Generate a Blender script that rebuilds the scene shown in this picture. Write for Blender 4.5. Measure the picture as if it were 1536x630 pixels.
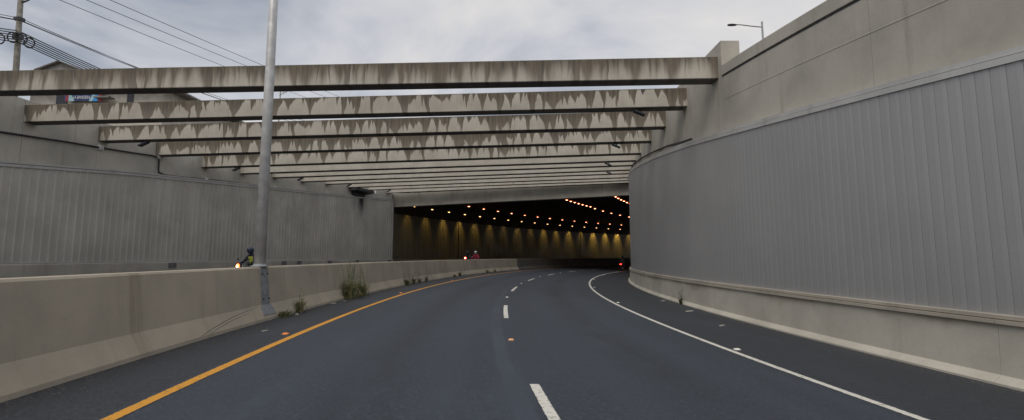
import bpy, bmesh, math, random
from math import sin, cos, pi, radians, hypot, atan2
from mathutils import Vector, Matrix
random.seed(11)
S = bpy.context.scene
for o in list(bpy.data.objects): bpy.data.objects.remove(o)
COL = S.collection

# ------------------------------------------------------------------ camera, world, sun, exposure
cd = bpy.data.cameras.new('camera'); cam = bpy.data.objects.new('camera', cd); COL.objects.link(cam)
cam.location = (0, 0, 1.5); cam.rotation_euler = (radians(90 + 5.718), 0, 0)
cd.sensor_width = 36; cd.lens = 36 * 700 / 1536; cd.clip_start = .05; cd.clip_end = 3000
S.camera = cam
SUN_EL, SUN_AZ = radians(52), radians(205)       # azimuth measured clockwise from +Y
w = bpy.data.worlds.new('World'); S.world = w; w.use_nodes = True
wn, wl = w.node_tree.nodes, w.node_tree.links
wn.clear()
def N(t, **k):
    n = wn.new(t)
    for a, b in k.items(): setattr(n, a, b)
    return n
wo = N('ShaderNodeOutputWorld'); mixs = N('ShaderNodeMixShader')
bgA = N('ShaderNodeBackground'); bgB = N('ShaderNodeBackground')
sky = N('ShaderNodeTexSky', sky_type='NISHITA', sun_disc=False, sun_elevation=SUN_EL, sun_rotation=SUN_AZ, dust_density=3.0)
bgA.inputs['Strength'].default_value = .10; wl.new(sky.outputs[0], bgA.inputs['Color'])
tc = N('ShaderNodeTexCoord'); sep = N('ShaderNodeSeparateXYZ'); wl.new(tc.outputs['Generated'], sep.inputs[0])
def wm(op, a, b=None):
    n = N('ShaderNodeMath', operation=op)
    for i, v in enumerate((a, b)):
        if v is None: continue
        if isinstance(v, (int, float)): n.inputs[i].default_value = v
        else: wl.new(v, n.inputs[i])
    return n.outputs[0]
zz = wm('ADD', wm('MAXIMUM', sep.outputs[2], 0.0), .22)
cmb = N('ShaderNodeCombineXYZ'); wl.new(wm('DIVIDE', sep.outputs[0], zz), cmb.inputs[0]); wl.new(wm('DIVIDE', sep.outputs[1], zz), cmb.inputs[1])
n1 = N('ShaderNodeTexNoise'); n1.inputs['Scale'].default_value = 1.15; n1.inputs['Detail'].default_value = 7; n1.inputs['Roughness'].default_value = .52; n1.inputs['Distortion'].default_value = .5
SKY_OFF = (3.1, 1.7, 2.0)
va_ = N('ShaderNodeVectorMath', operation='ADD'); wl.new(cmb.outputs[0], va_.inputs[0]); va_.inputs[1].default_value = SKY_OFF
wl.new(va_.outputs[0], n1.inputs['Vector'])
cr = N('ShaderNodeValToRGB'); cr.color_ramp.elements[0].position = .36; cr.color_ramp.elements[1].position = .65
cr.color_ramp.elements[0].color = (.38, .42, .495, 1); cr.color_ramp.elements[1].color = (1.0, .955, .90, 1)
em = cr.color_ramp.elements.new(.5); em.color = (.74, .745, .78, 1)
wl.new(n1.outputs[0], cr.inputs[0]); wl.new(cr.outputs[0], bgB.inputs['Color']); bgB.inputs['Strength'].default_value = .90
mixs.inputs[0].default_value = .86
wl.new(bgA.outputs[0], mixs.inputs[1]); wl.new(bgB.outputs[0], mixs.inputs[2]); wl.new(mixs.outputs[0], wo.inputs['Surface'])
sd = bpy.data.lights.new('sun', 'SUN'); sun = bpy.data.objects.new('sun', sd); COL.objects.link(sun)
sd.energy = 1.3; sd.angle = radians(35); sd.color = (1, .94, .86)
sun.rotation_euler = Vector((-sin(SUN_AZ) * cos(SUN_EL), -cos(SUN_AZ) * cos(SUN_EL), -sin(SUN_EL))).to_track_quat('-Z', 'Y').to_euler()
sun.location = (0, 0, 30)
S.view_settings.view_transform = 'Standard'; S.view_settings.look = 'None'; S.view_settings.gamma = 1
S.view_settings.exposure = 0.0; S.view_settings.use_curve_mapping = False
S.render.engine = 'CYCLES'

# ------------------------------------------------------------------ road frame: s along the curve, d to the right of the lane divider
R = 91.0; TH0 = -.16317; CX, CY = 90.807, 14.783; XF = .0371
def P(s, d, z):
    t = TH0 + s / R
    return (CX - (R - d) * cos(t), CY + (R - d) * sin(t), z)
def head(s): return TH0 + s / R               # heading, clockwise from +Y
def zr(d): return -XF * d                     # road crossfall
ZL = .13                                      # opposite carriageway level
def zl_(s): return ZL + .005 * (max(20., min(46., s)) - 20)
def lerp(tab, s):
    if s <= tab[0][0]: (a, b), (c, d_) = tab[0], tab[1]
    elif s >= tab[-1][0]: (a, b), (c, d_) = tab[-2], tab[-1]
    else:
        for i in range(len(tab) - 1):
            if tab[i][0] <= s <= tab[i + 1][0]: (a, b), (c, d_) = tab[i], tab[i + 1]; break
    return b + (d_ - b) * (s - a) / (c - a)
def tR(s): return lerp([(5.4, 4.18), (11.8, 4.92), (16.9, 5.54), (21.1, 6.0), (34, 7.35), (48, 8.2)], s)   # right cladding top
def tL(s): return lerp([(17.7, 5.18), (22.4, 5.83), (30.8, 6.65), (46.7, 7.95)], s)                      # left cladding top
def wR(s): return lerp([(9.3, 7.06), (14.4, 7.59)], s)

# ------------------------------------------------------------------ materials
M = {}
class Mat:
    def __init__(self, name, rough=.8, metal=0.):
        m = bpy.data.materials.new(name); m.use_nodes = True; M[name] = m; self.m = m
        self.n, self.l = m.node_tree.nodes, m.node_tree.links
        self.b = self.n['Principled BSDF']; self.b.inputs['Roughness'].default_value = rough; self.b.inputs['Metallic'].default_value = metal
        self._uv = None
    def new(self, t, **k):
        x = self.n.new(t)
        for a, b in k.items(): setattr(x, a, b)
        return x
    def put(self, sock, v):
        if isinstance(v, bpy.types.NodeSocket): self.l.new(v, sock)
        elif isinstance(v, (tuple, list)): sock.default_value = (*v, 1) if len(v) == 3 and len(sock.default_value) == 4 else v
        else: sock.default_value = v
    def math(self, op, a, b=0., c=None, clamp=False):
        x = self.new('ShaderNodeMath', operation=op, use_clamp=clamp)
        self.put(x.inputs[0], a); self.put(x.inputs[1], b)
        if c is not None: self.put(x.inputs[2], c)
        return x.outputs[0]
    def uv(self):
        if not self._uv:
            u = self.new('ShaderNodeUVMap'); s = self.new('ShaderNodeSeparateXYZ'); self.l.new(u.outputs[0], s.inputs[0])
            self._uv = (s.outputs[0], s.outputs[1])
        return self._uv
    def vec(self, a, b, c=0.):
        x = self.new('ShaderNodeCombineXYZ')
        for i, v in enumerate((a, b, c)): self.put(x.inputs[i], v)
        return x.outputs[0]
    def pos(self): return self.new('ShaderNodeNewGeometry').outputs['Position']
    def noise(self, vec, scale=1., detail=4, rough=.55, dist=0.):
        x = self.new('ShaderNodeTexNoise'); self.l.new(vec, x.inputs['Vector'])
        for k, v in (('Scale', scale), ('Detail', detail), ('Roughness', rough), ('Distortion', dist)): x.inputs[k].default_value = v
        return x.outputs[0]
    def ss(self, v, a, b, lo=0., hi=1.):
        x = self.new('ShaderNodeMapRange', interpolation_type='SMOOTHSTEP'); self.put(x.inputs[0], v)
        for i, q in enumerate((a, b, lo, hi)): self.put(x.inputs[i + 1], q)
        return x.outputs[0]
    def mix(self, f, a, b, bt='MIX'):
        x = self.new('ShaderNodeMix', data_type='RGBA', blend_type=bt); self.put(x.inputs[0], f); self.put(x.inputs[6], a); self.put(x.inputs[7], b)
        return x.outputs[2]
    def color(self, c): self.put(self.b.inputs['Base Color'], c)
    def bump(self, h, strength=.3, dist=.02):
        x = self.new('ShaderNodeBump'); x.inputs['Strength'].default_value = strength; x.inputs['Distance'].default_value = dist
        self.l.new(h, x.inputs['Height']); self.l.new(x.outputs[0], self.b.inputs['Normal'])
    def rough(self, v): self.put(self.b.inputs['Roughness'], v)

def plain(name, col, rough=.6, metal=0., var=.25, scale=6.):
    m = Mat(name, rough, metal); n = m.noise(m.pos(), scale, 4)
    m.color(m.mix(m.ss(n, .3, .7), tuple(c * (1 - var) for c in col), tuple(min(1, c * (1 + var)) for c in col))); return m
def emit(name, col, st):
    m = Mat(name, .4); m.color(col); m.put(m.b.inputs['Emission Color'], col); m.b.inputs['Emission Strength'].default_value = st; return m

def concrete(name, base, dark, streak=.5, top=None, wet=0.):
    """weathered concrete: broad blotches, vertical streaks, fine grain"""
    m = Mat(name, .85); u, v = m.uv(); p = m.pos()
    blot = m.noise(p, .55, 5, .6); grain = m.noise(p, 26, 5, .7)
    st = m.noise(m.vec(m.math('MULTIPLY', u, 2.6), m.math('MULTIPLY', v, .16)), 1., 5, .65)
    st2 = m.noise(m.vec(m.math('MULTIPLY', u, .5), m.math('MULTIPLY', v, .1)), 1., 3)
    c = m.mix(m.ss(blot, .3, .72), tuple(x * .80 for x in base), tuple(x * 1.12 for x in base))
    c = m.mix(m.math('MULTIPLY', m.ss(st, .5, .74), m.math('MULTIPLY', m.ss(st2, .35, .65), streak)), c, dark)
    spots = m.noise(p, 3.2, 6, .7)
    c = m.mix(m.ss(spots, .6, .78, 0., .2), c, dark)
    c = m.mix(m.ss(grain, .25, .75, 0., .2), c, tuple(x * .6 for x in base))
    if top:                                    # rusty brown runs under the coping
        tn_ = m.noise(m.vec(m.math('MULTIPLY', u, .55), m.math('MULTIPLY', v, .5)), 1., 5, .6)
        k = m.ss(m.math('ADD', v, m.math('MULTIPLY', tn_, 1.3)), top + .46, top + .72)
        c = m.mix(m.math('MULTIPLY', k, .6), c, (.27, .22, .145))
    m.color(c); m.bump(m.math('ADD', grain, m.math('MULTIPLY', spots, .8)), .22, .012)
    return m
concrete('concrete_wall', (.465, .435, .375), (.22, .19, .145), .6)
concrete('concrete_barrier', (.50, .44, .345), (.24, .195, .135), .85)
concrete('concrete_pale', (.54, .51, .44), (.25, .22, .17), .6)
concrete('concrete_light', (.52, .49, .42), (.25, .215, .16), .4, .6)
concrete('concrete_cap', (.45, .41, .34), (.17, .15, .12), .5)
concrete('concrete_shaded', (.15, .14, .125), (.05, .045, .04), .7)  # darker concrete copy, tunnel shade put into its colour
concrete('concrete_portal', (.42, .40, .35), (.17, .15, .12), .7)

def beam_material():
    m = Mat('stained_beam', .85); u, v = m.uv()
    oi = m.new('ShaderNodeObjectInfo'); rnd = m.math('MULTIPLY', oi.outputs['Random'], 97.)
    sc = m.new('ShaderNodeSeparateColor'); m.l.new(oi.outputs['Color'], sc.inputs[0])
    amount, soft = sc.outputs[0], sc.outputs[1]
    uu = m.math('ADD', u, rnd)
    wob = m.math('MULTIPLY', m.math('SUBTRACT', m.noise(m.vec(uu, m.math('MULTIPLY', v, .35)), 2.6, 3, .45), .5), .34)
    uw = m.math('ADD', uu, wob)
    def drip(freq, wd, pw, lo, hi, off):              # downward runs: wide at the top edge, thin at the tip
        uo = m.math('ADD', uw, off)
        vc = m.new('ShaderNodeTexVoronoi', voronoi_dimensions='1D', feature='F1'); m.put(vc.inputs['W'], uo); vc.inputs['Scale'].default_value = freq
        s = m.new('ShaderNodeSeparateColor'); m.l.new(vc.outputs['Color'], s.inputs[0])
        e = m.math('POWER', m.math('SUBTRACT', 1., m.math('DIVIDE', vc.outputs['Distance'], m.math('ADD', wd * .45, m.math('MULTIPLY', s.outputs[1], wd))), clamp=True), pw)
        return m.math('MULTIPLY', e, m.math('ADD', lo, m.math('MULTIPLY', m.math('POWER', s.outputs[0], 1.3), hi - lo)))
    dr = m.math('MAXIMUM', drip(.75, .36, 1.7, .5, 2.0, 0.), drip(1.7, .36, 1.6, .2, 1.9, 31.))
    dr = m.math('MAXIMUM', dr, drip(4.3, .36, 1.3, .05, .75, 77.))
    big = m.noise(m.vec(uu, 0.), .25, 3)
    fine = m.noise(m.vec(m.math('MULTIPLY', uu, 13.), m.math('MULTIPLY', v, .25)), 1., 3, .7)
    dr = m.math('MULTIPLY', dr, m.math('MULTIPLY', m.math('SUBTRACT', amount, .03), 2.4, clamp=True))
    dep = m.math('ADD', dr, m.math('MULTIPLY', m.math('SUBTRACT', big, .5), 1.5))
    dep = m.math('ADD', dep, m.math('MULTIPLY', m.math('SUBTRACT', fine, .5), .18))
    dep = m.math('MAXIMUM', m.math('ADD', dep, m.math('SUBTRACT', amount, .5)), m.math('MULTIPLY', fine, m.math('MULTIPLY', amount, .22)))
    vrel = m.math('DIVIDE', v, .75)
    diff = m.math('SUBTRACT', dep, m.math('SUBTRACT', 1., vrel))
    hw = m.math('ADD', .07, m.math('MULTIPLY', soft, .6))
    stain = m.math('MULTIPLY', m.ss(diff, m.math('MULTIPLY', hw, -1.), hw), m.ss(vrel, -.2, 1., .72, 1.))
    p = m.pos(); grain = m.noise(p, 30, 5, .7); blot = m.noise(p, 1.1, 4)
    streak = m.noise(m.vec(m.math('MULTIPLY', uu, 9.), m.math('MULTIPLY', v, .35)), 1., 4, .7)
    pale = m.mix(m.ss(blot, .3, .7), (.46, .425, .36), (.57, .53, .455))
    pale = m.mix(m.ss(streak, .45, .75, 0., .32), pale, (.30, .27, .22))
    dk = m.mix(m.ss(streak, .3, .68), (.026, .019, .012), (.15, .115, .072))
    c = m.mix(m.math('MULTIPLY', stain, .93), pale, dk)
    edge = m.ss(vrel, .93, 1.0, 0., .65)
    c = m.mix(m.math('MULTIPLY', edge, m.math('ADD', amount, .1, clamp=True)), c, (.05, .048, .038))
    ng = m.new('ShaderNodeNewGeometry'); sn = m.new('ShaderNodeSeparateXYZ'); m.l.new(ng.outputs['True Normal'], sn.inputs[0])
    under = m.ss(m.math('MULTIPLY', sn.outputs[2], -1.), .5, .9)            # soffit shade painted into the downward faces
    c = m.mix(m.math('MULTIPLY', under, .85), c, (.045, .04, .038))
    c = m.mix(m.ss(grain, .3, .75, 0., .25), c, (.16, .15, .13))
    m.color(c); m.bump(m.math('ADD', grain, m.math('MULTIPLY', streak, .6)), .25, .012)
beam_material()

def asphalt(name, base):
    m = Mat(name, .72); u, v = m.uv(); p = m.pos()
    g1 = m.noise(p, 62, 4, .8); g2 = m.noise(p, 9, 5, .6); g3 = m.noise(m.vec(m.math('MULTIPLY', u, .12), m.math('MULTIPLY', v, 1.3)), 1., 4)
    c = m.mix(m.ss(g1, .28, .74), tuple(x * .45 for x in base), tuple(x * 1.7 for x in base))
    g4 = m.noise(p, 24, 5, .85); c = m.mix(m.ss(g4, .5, .64, 0., .75), c, tuple(x * 2.2 for x in base)); c = m.mix(m.ss(g4, .5, .36, 0., .5), c, tuple(x * .4 for x in base))
    c = m.mix(m.ss(g2, .35, .7, 0., .35), c, tuple(x * .75 for x in base))
    c = m.mix(m.ss(g3, .4, .68, 0., .35), c, tuple(x * 1.35 for x in base))
    # polished wheel tracks, paving seam beside the divider, older darker shoulders
    va = m.math('ABSOLUTE', v)
    wt = m.math('ABSOLUTE', m.math('SUBTRACT', m.math('ABSOLUTE', m.math('SUBTRACT', va, 1.87)), .82))
    c = m.mix(m.ss(wt, .05, .42, .30, 0.), c, tuple(x * 1.4 for x in base))
    wv = m.math('ADD', v, m.math('MULTIPLY', m.math('SUBTRACT', m.noise(m.vec(u, 0.), .5, 2), .5), .14))
    seam = m.math('MULTIPLY', m.ss(m.math('ABSOLUTE', m.math('ADD', wv, .26)), .09, .13, 1., 0.), m.ss(m.noise(m.vec(u, v), .4, 2),   .4, .6, .35, .9))
    c = m.mix(seam, c, tuple(x * 1.55 for x in base))
    sh = m.ss(m.math('ADD', va, m.math('MULTIPLY', m.math('SUBTRACT', g2, .5), .12)), 3.86, 3.94)
    c = m.mix(m.math('MULTIPLY', sh, .75), c, m.mix(m.ss(m.math('ADD', m.math('MULTIPLY', g1, .5), m.math('MULTIPLY', g4, .5)), .38, .62), (.009, .010, .013), (.048, .052, .060)))
    oil = m.math('ABSOLUTE', m.math('SUBTRACT', va, 1.87)); pn = m.noise(m.vec(m.math('MULTIPLY', u, .25), m.math('MULTIPLY', v, .9)), 1., 4, .6)
    c = m.mix(m.math('MULTIPLY', m.ss(oil, .0, .55, .5, 0.), m.ss(pn, .35, .6)), c, tuple(x * .45 for x in base))
    c = m.mix(m.ss(pn, .52, .7, 0., .4), c, tuple(x * 1.5 for x in base))
    m.color(c); m.rough(m.ss(g1, .3, .7, .62, .82)); m.bump(m.math('ADD', g1, m.math('MULTIPLY', g2, .6)), .5, .012)
asphalt('asphalt', (.031, .040, .054))

def paint(name, col):
    m = Mat(name, .55); u, v = m.uv(); p = m.pos(); n = m.noise(p, 14, 6, .75); g = m.noise(p, 70, 3, .8); low = m.noise(p, 1.3, 4, .6)
    c = m.mix(m.ss(m.math('ADD', n, m.math('MULTIPLY', low, .35)), .68, .9, 0., .75), col, (.06, .065, .07)); c = m.mix(m.ss(g, .5, .8, 0., .4), c, (.10, .10, .10))
    va = m.math('ABSOLUTE', v); ed = m.math('MINIMUM', va, m.math('ABSOLUTE', m.math('SUBTRACT', va, 3.795)))
    ed = m.math('ADD', ed, m.math('MULTIPLY', m.math('SUBTRACT', m.noise(p, 20, 4, .7), .5), .035))
    c = m.mix(m.ss(ed, .052, .062), c, (.035, .042, .052))
    m.color(c); m.bump(g, .3, .005)
paint('paint_white', (.72, .70, .63)); paint('paint_yellow', (.68, .31, .02))

def cladding(name, base, dark, micro=0., run=False, tint=.22, stk=.5):
    m = Mat(name, .5, .25); u, v = m.uv(); p = m.pos()
    oi = m.new('ShaderNodeObjectInfo')
    st = m.noise(m.vec(m.math('MULTIPLY', u, 3.), m.math('MULTIPLY', v, .12)), 1., 5, .6); bl = m.noise(p, .5, 5, .6); g = m.noise(p, 30, 4, .7); bv_ = .05 if micro else .13
    c = m.mix(m.ss(bl, .3, .7), tuple(x * (1 - bv_) for x in base), tuple(x * (1 + bv_ * .8) for x in base))
    c = m.mix(m.math('MULTIPLY', oi.outputs['Random'], tint), c, dark)
    c = m.mix(m.ss(st, .5, .76, 0., stk), c, dark)
    c = m.mix(m.ss(v, .4, 2.4, .42, 0.), c, m.mix(m.ss(g, .3, .7), dark, tuple(x * .75 for x in base)))      # road grime, lower metre
    if run:                                    # soot run below the drain box
        sp_ = m.new('ShaderNodeSeparateXYZ'); m.l.new(p, sp_.inputs[0]); q0 = P(41.9, -20.3, 0)
        dx = m.math('SUBTRACT', sp_.outputs[0], q0[0]); dy = m.math('SUBTRACT', sp_.outputs[1], q0[1])
        dd = m.math('SQRT', m.math('ADD', m.math('MULTIPLY', dx, dx), m.math('MULTIPLY', dy, dy)))
        rn = m.noise(m.vec(m.math('MULTIPLY', sp_.outputs[0], 2.5), m.math('MULTIPLY', sp_.outputs[2], .25)), 1., 4)
        k = m.math('MULTIPLY', m.ss(dd, .3, 1.6, 1., 0.), m.ss(m.math('ADD', sp_.outputs[2], m.math('MULTIPLY', rn, 2.5)), 6.2, 8.6))
        c = m.mix(m.math('MULTIPLY', k, m.ss(rn, .3, .6)), c, (.03, .028, .027))
    m.color(c); m.rough(.45 if micro else m.ss(bl, .3, .7, .36, .55))
    h = m.math('MULTIPLY', g, .3)
    if micro:
        wv = m.math('SINE', m.math('MULTIPLY', v, 2 * pi / .05)); h = m.math('ADD', h, m.math('MULTIPLY', wv, micro))
    m.bump(h, .35, .004)
cladding('cladding_right', (.42, .42, .42), (.345, .35, .355), .2, False, .16, .3)
cladding('cladding_left', (.60, .58, .52), (.33, .315, .275), 0., True)
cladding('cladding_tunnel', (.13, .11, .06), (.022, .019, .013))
cladding('trim_metal', (.56, .56, .54), (.34, .335, .32))
def stain_mat():
    m = Mat('soot_stain', .9); m.color((.02, .02, .02))
plain('conduit_black', (.022, .022, .026), .5)
plain('galvanised', (.52, .52, .51), .5, .15, .15, 5)
plain('galvanised_dull', (.27, .285, .30), .6, .1, .2, 7)
plain('joint_grey', (.14, .14, .145), .8); plain('bolt_steel', (.10, .10, .11), .5, .6)
plain('dark_metal', (.05, .05, .055), .5, .3)
plain('fixture_dark', (.03, .035, .05), .5)
plain('box_white', (.62, .62, .58), .6)
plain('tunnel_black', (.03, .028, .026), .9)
plain('earth', (.13, .11, .08), .95, 0, .4, 1.)
plain('wood_pole', (.20, .185, .16), .85, 0, .3, 5)
plain('rubber', (.015, .015, .016), .7)
plain('cable_black', (.012, .012, .013), .6)
plain('render_cream', (.50, .47, .41), .9, 0, .15, 2)
plain('render_grey', (.36, .35, .33), .9, 0, .15, 2)
plain('roof_sheet', (.20, .19, .18), .6, .3, .25, 3)
plain('glass_dark', (.02, .025, .03), .12)
plain('sign_blue', (.015, .045, .16), .4, 0, .1); plain('sign_sky', (.02, .30, .72), .4, 0, .1); plain('sign_pale', (.35, .55, .62), .4, 0, .1)
plain('sign_red', (.32, .02, .04), .4, 0, .1); plain('sign_white', (.75, .75, .78), .4, 0, .05)
plain('stud_orange', (.85, .26, .04), .3, 0, .1); plain('stud_peach', (.8, .42, .2), .3, 0, .1); plain('stud_white', (.8, .78, .70), .3, 0, .1)
plain('jacket_navy', (.02, .022, .035), .9, 0, .3, 20); plain('jacket_red', (.28, .02, .05), .8, 0, .3, 20); plain('jacket_black', (.018, .018, .02), .9, 0, .3, 20)
plain('vest_yellow', (.42, .46, .06), .8, 0, .2, 20); plain('trousers', (.03, .032, .045), .9, 0, .3, 20)
plain('helmet_blue', (.03, .04, .09), .25, 0, .1); plain('helmet_white', (.75, .70, .70), .25, 0, .1); plain('helmet_black', (.015, .015, .018), .25, 0, .1)
plain('bike_red', (.30, .02, .02), .3, 0, .1); plain('bike_black', (.02, .02, .022), .35, 0, .1); plain('bike_blue', (.02, .04, .14), .3, 0, .1)
plain('chrome', (.55, .55, .56), .2, .9, .05); plain('skin', (.32, .19, .13), .6, 0, .1)
plain('scuff', (.17, .155, .13), .9); plain('gravel', (.10, .09, .075), .95, 0, .5, 30); plain('litter_pale', (.34, .33, .30), .8)
emit('lamp_orange', (1, .14, .03), 2.4); emit('lamp_core', (1, .75, .45), 10); emit('lamp_warm', (1, .55, .20), 5); emit('headlamp', (1, .20, .03), 3.); emit('headlamp_red', (1, .10, .012), 3.); emit('tail_red', (1, .04, .03), 7)
def leafmat(name, a, b):
    m = Mat(name, .7); oi = m.new('ShaderNodeObjectInfo'); n = m.noise(m.pos(), 9, 2); m.color(m.mix(m.ss(n, .35, .65), a, b))
leafmat('weed_green', (.07, .095, .03), (.17, .19, .075)); leafmat('weed_dry', (.22, .19, .085), (.36, .31, .17)); leafmat('weed_dark', (.025, .04, .014), (.06, .075, .03))
M['stuccoed'] = M['render_cream']

# ------------------------------------------------------------------ mesh helpers
class MB:
    def __init__(self): self.v, self.f, self.uv, self.sm = [], [], [], []
    def face(self, pts, uvs=None, smooth=False):
        b = len(self.v); self.v += [tuple(p) for p in pts]; self.f.append(list(range(b, b + len(pts))))
        self.uv.append(uvs or [(p[0] + p[1], p[2]) for p in pts]); self.sm.append(smooth)
    def box(self, c, size, rot=None):
        hx, hy, hz = [q / 2 for q in size]; rot = rot or Matrix(); c = Vector(c)
        q = [c + rot.to_3x3() @ Vector((x * hx, y * hy, z * hz)) for x in (-1, 1) for y in (-1, 1) for z in (-1, 1)]
        for f in ((0, 1, 3, 2), (4, 6, 7, 5), (0, 4, 5, 1), (2, 3, 7, 6), (0, 2, 6, 4), (1, 5, 7, 3)): self.face([q[i] for i in f])
        return self
    def tube(self, pts, r, seg=8, cap=True, r2=None):
        pts = [Vector(p) for p in pts]; rings = []
        up = Vector((0, 0, 1))
        for i, p in enumerate(pts):
            t = (pts[min(i + 1, len(pts) - 1)] - pts[max(i - 1, 0)]).normalized()
            a = t.cross(up) if abs(t.z) < .95 else t.cross(Vector((1, 0, 0))); a.normalize(); b = t.cross(a)
            rr = r if r2 is None else r + (r2 - r) * i / (len(pts) - 1)
            rings.append([p + (a * cos(2 * pi * k / seg) + b * sin(2 * pi * k / seg)) * rr for k in range(seg)])
        for A, B in zip(rings, rings[1:]):
            for k in range(seg): self.face([A[k], A[(k + 1) % seg], B[(k + 1) % seg], B[k]], smooth=True)
        if cap: self.face(rings[0][::-1]); self.face(rings[-1])
        return self
    def lathe(self, prof, c=(0, 0, 0), seg=16, rot=None, sc=(1, 1, 1)):
        c = Vector(c); rot = (rot or Matrix()).to_3x3()
        rings = [[c + rot @ Vector((r * cos(2 * pi * k / seg) * sc[0], r * sin(2 * pi * k / seg) * sc[1], z * sc[2])) for k in range(seg)] for r, z in prof]
        for A, B in zip(rings, rings[1:]):
            for k in range(seg): self.face([A[k], A[(k + 1) % seg], B[(k + 1) % seg], B[k]], smooth=True)
        self.face(rings[0][::-1]); self.face(rings[-1]); return self
    def sweep(self, prof, s0, s1, ds=1., closed=True, caps=True):
        """profile [(d,z)] or function of s, swept along the road"""
        pf = prof if callable(prof) else (lambda s: prof)
        n = max(1, int(math.ceil((s1 - s0) / ds))); ss = [s0 + (s1 - s0) * i / n for i in range(n + 1)]
        rg = [[P(s, d, z) for d, z in pf(s)] for s in ss]
        def per(pr):
            L = [0.]
            for a, b in zip(pr, pr[1:] + pr[:1]): L.append(L[-1] + hypot(a[0] - b[0], a[1] - b[1]))
            return L
        k = len(rg[0]); m = k if closed else k - 1
        for i in range(n):
            pa, pb = pf(ss[i]), pf(ss[i + 1]); rad = (R - pa[0][0]) / R
            for j in range(m):
                j2 = (j + 1) % k
                ver = abs(pa[j][1] - pa[j2][1]) > abs(pa[j][0] - pa[j2][0]) * .6
                U = lambda pr, q, s: (s * rad, pr[q][1]) if ver else (s * rad, pr[q][0])
                self.face([rg[i][j], rg[i + 1][j], rg[i + 1][j2], rg[i][j2]],
                          [U(pa, j, ss[i]), U(pb, j, ss[i + 1]), U(pb, j2, ss[i + 1]), U(pa, j2, ss[i])])
        if closed and caps:
            self.face(rg[0][::-1], [(d, z) for d, z in pf(ss[0])][::-1]); self.face(rg[-1], [(d, z) for d, z in pf(ss[-1])])
        return self
    def mesh(self, name, mat, origin=None, weld=True):
        o = Vector(origin or (0, 0, 0)); me = bpy.data.meshes.new(name)
        me.from_pydata([Vector(p) - o for p in self.v], [], self.f)
        uvl = me.uv_layers.new(name='UVMap'); flat = [c for f in self.uv for q in f for c in q]; uvl.data.foreach_set('uv', flat)
        me.polygons.foreach_set('use_smooth', self.sm)
        if mat: me.materials.append(M[mat])
        if weld:
            bm = bmesh.new(); bm.from_mesh(me); bmesh.ops.remove_doubles(bm, verts=bm.verts, dist=1e-5); bmesh.ops.recalc_face_normals(bm, faces=bm.faces); bm.to_mesh(me); bm.free()
        me.update(); return me
    def base(self):
        xs, ys, zs = zip(*self.v); return ((min(xs) + max(xs)) / 2, (min(ys) + max(ys)) / 2, min(zs))
    def build(self, name, mat, parent=None, weld=True):
        """one mesh object, its origin at its own base (or at its parent's origin)"""
        if parent is not None:
            wm_ = world_origin(parent); me = self.mesh(name, mat, wm_, weld); o = bpy.data.objects.new(name, me); o.parent = parent
        else:
            c = self.base(); me = self.mesh(name, mat, c, weld); o = bpy.data.objects.new(name, me); o.location = c
        COL.objects.link(o); return o
    def local(self, name, mat, parent, loc=(0, 0, 0), weld=True):
        o = bpy.data.objects.new(name, self.mesh(name, mat, None, weld)); o.parent = parent; o.location = loc; COL.objects.link(o); return o
def world_origin(o):
    v = Vector((0, 0, 0))
    while o: v += o.location; o = o.parent
    return v
def tag(o, label=None, cat=None, group=None, kind=None):
    for k, v in (('label', label), ('category', cat), ('group', group), ('kind', kind)):
        if v: o[k] = v
    return o
def thing(name, label, cat, loc=(0, 0, 0), rotz=0., group=None):
    o = bpy.data.objects.new(name, None); o.location = loc; o.rotation_euler = (0, 0, rotz); o.empty_display_size = .2
    COL.objects.link(o); return tag(o, label, cat, group)
def copy_tree(o, parent=None):
    c = o.copy(); COL.objects.link(c); c.parent = parent
    for ch in o.children: copy_tree(ch, c)
    return c
def strip(d0, d1, z0=0.):                      # flush road sheet profile following the crossfall
    return [(d0, zr(d0) + z0), (d1, zr(d1) + z0)]

# ------------------------------------------------------------------ setting: roads, ground, sky side ground
S0, S1 = -34., 128.
road = tag(MB().sweep([(d, zr(d)) for d in (-5.2, -3.8, 0, 3.8, 6.62)], S0, S1, 1., closed=False).build('road', 'asphalt'), kind='structure')
left_road = tag(MB().sweep(lambda s: [(-20.45, zl_(s) + .02), (-13, zl_(s) + .02), (-5.6, zl_(s))], S0, S1, 1., closed=False).build('opposite_road', 'asphalt'), kind='structure')
def gl(s): return min(7.85, 7.85 + .06 * (s - 14))
def gr(s): return wR(s) - .35 if s < 14.5 else 7.9 + max(0, s - 20) * .03
tag(MB().sweep(lambda s: [(-320, gl(s) - .2), (-90, gl(s)), (-20.95, gl(s))], S0, 46.5, 2., closed=False).build('ground', 'earth'), kind='structure')
tag(MB().sweep(lambda s: [(7.55, gr(s)), (60, gr(s))], S0, 46.5, 2., closed=False).build('ground', 'earth'), kind='structure')
tag(MB().sweep([(-320, 9.55), (60, 9.6)], 51.2, S1, 2., closed=False).build('ground', 'earth'), kind='structure')

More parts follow.
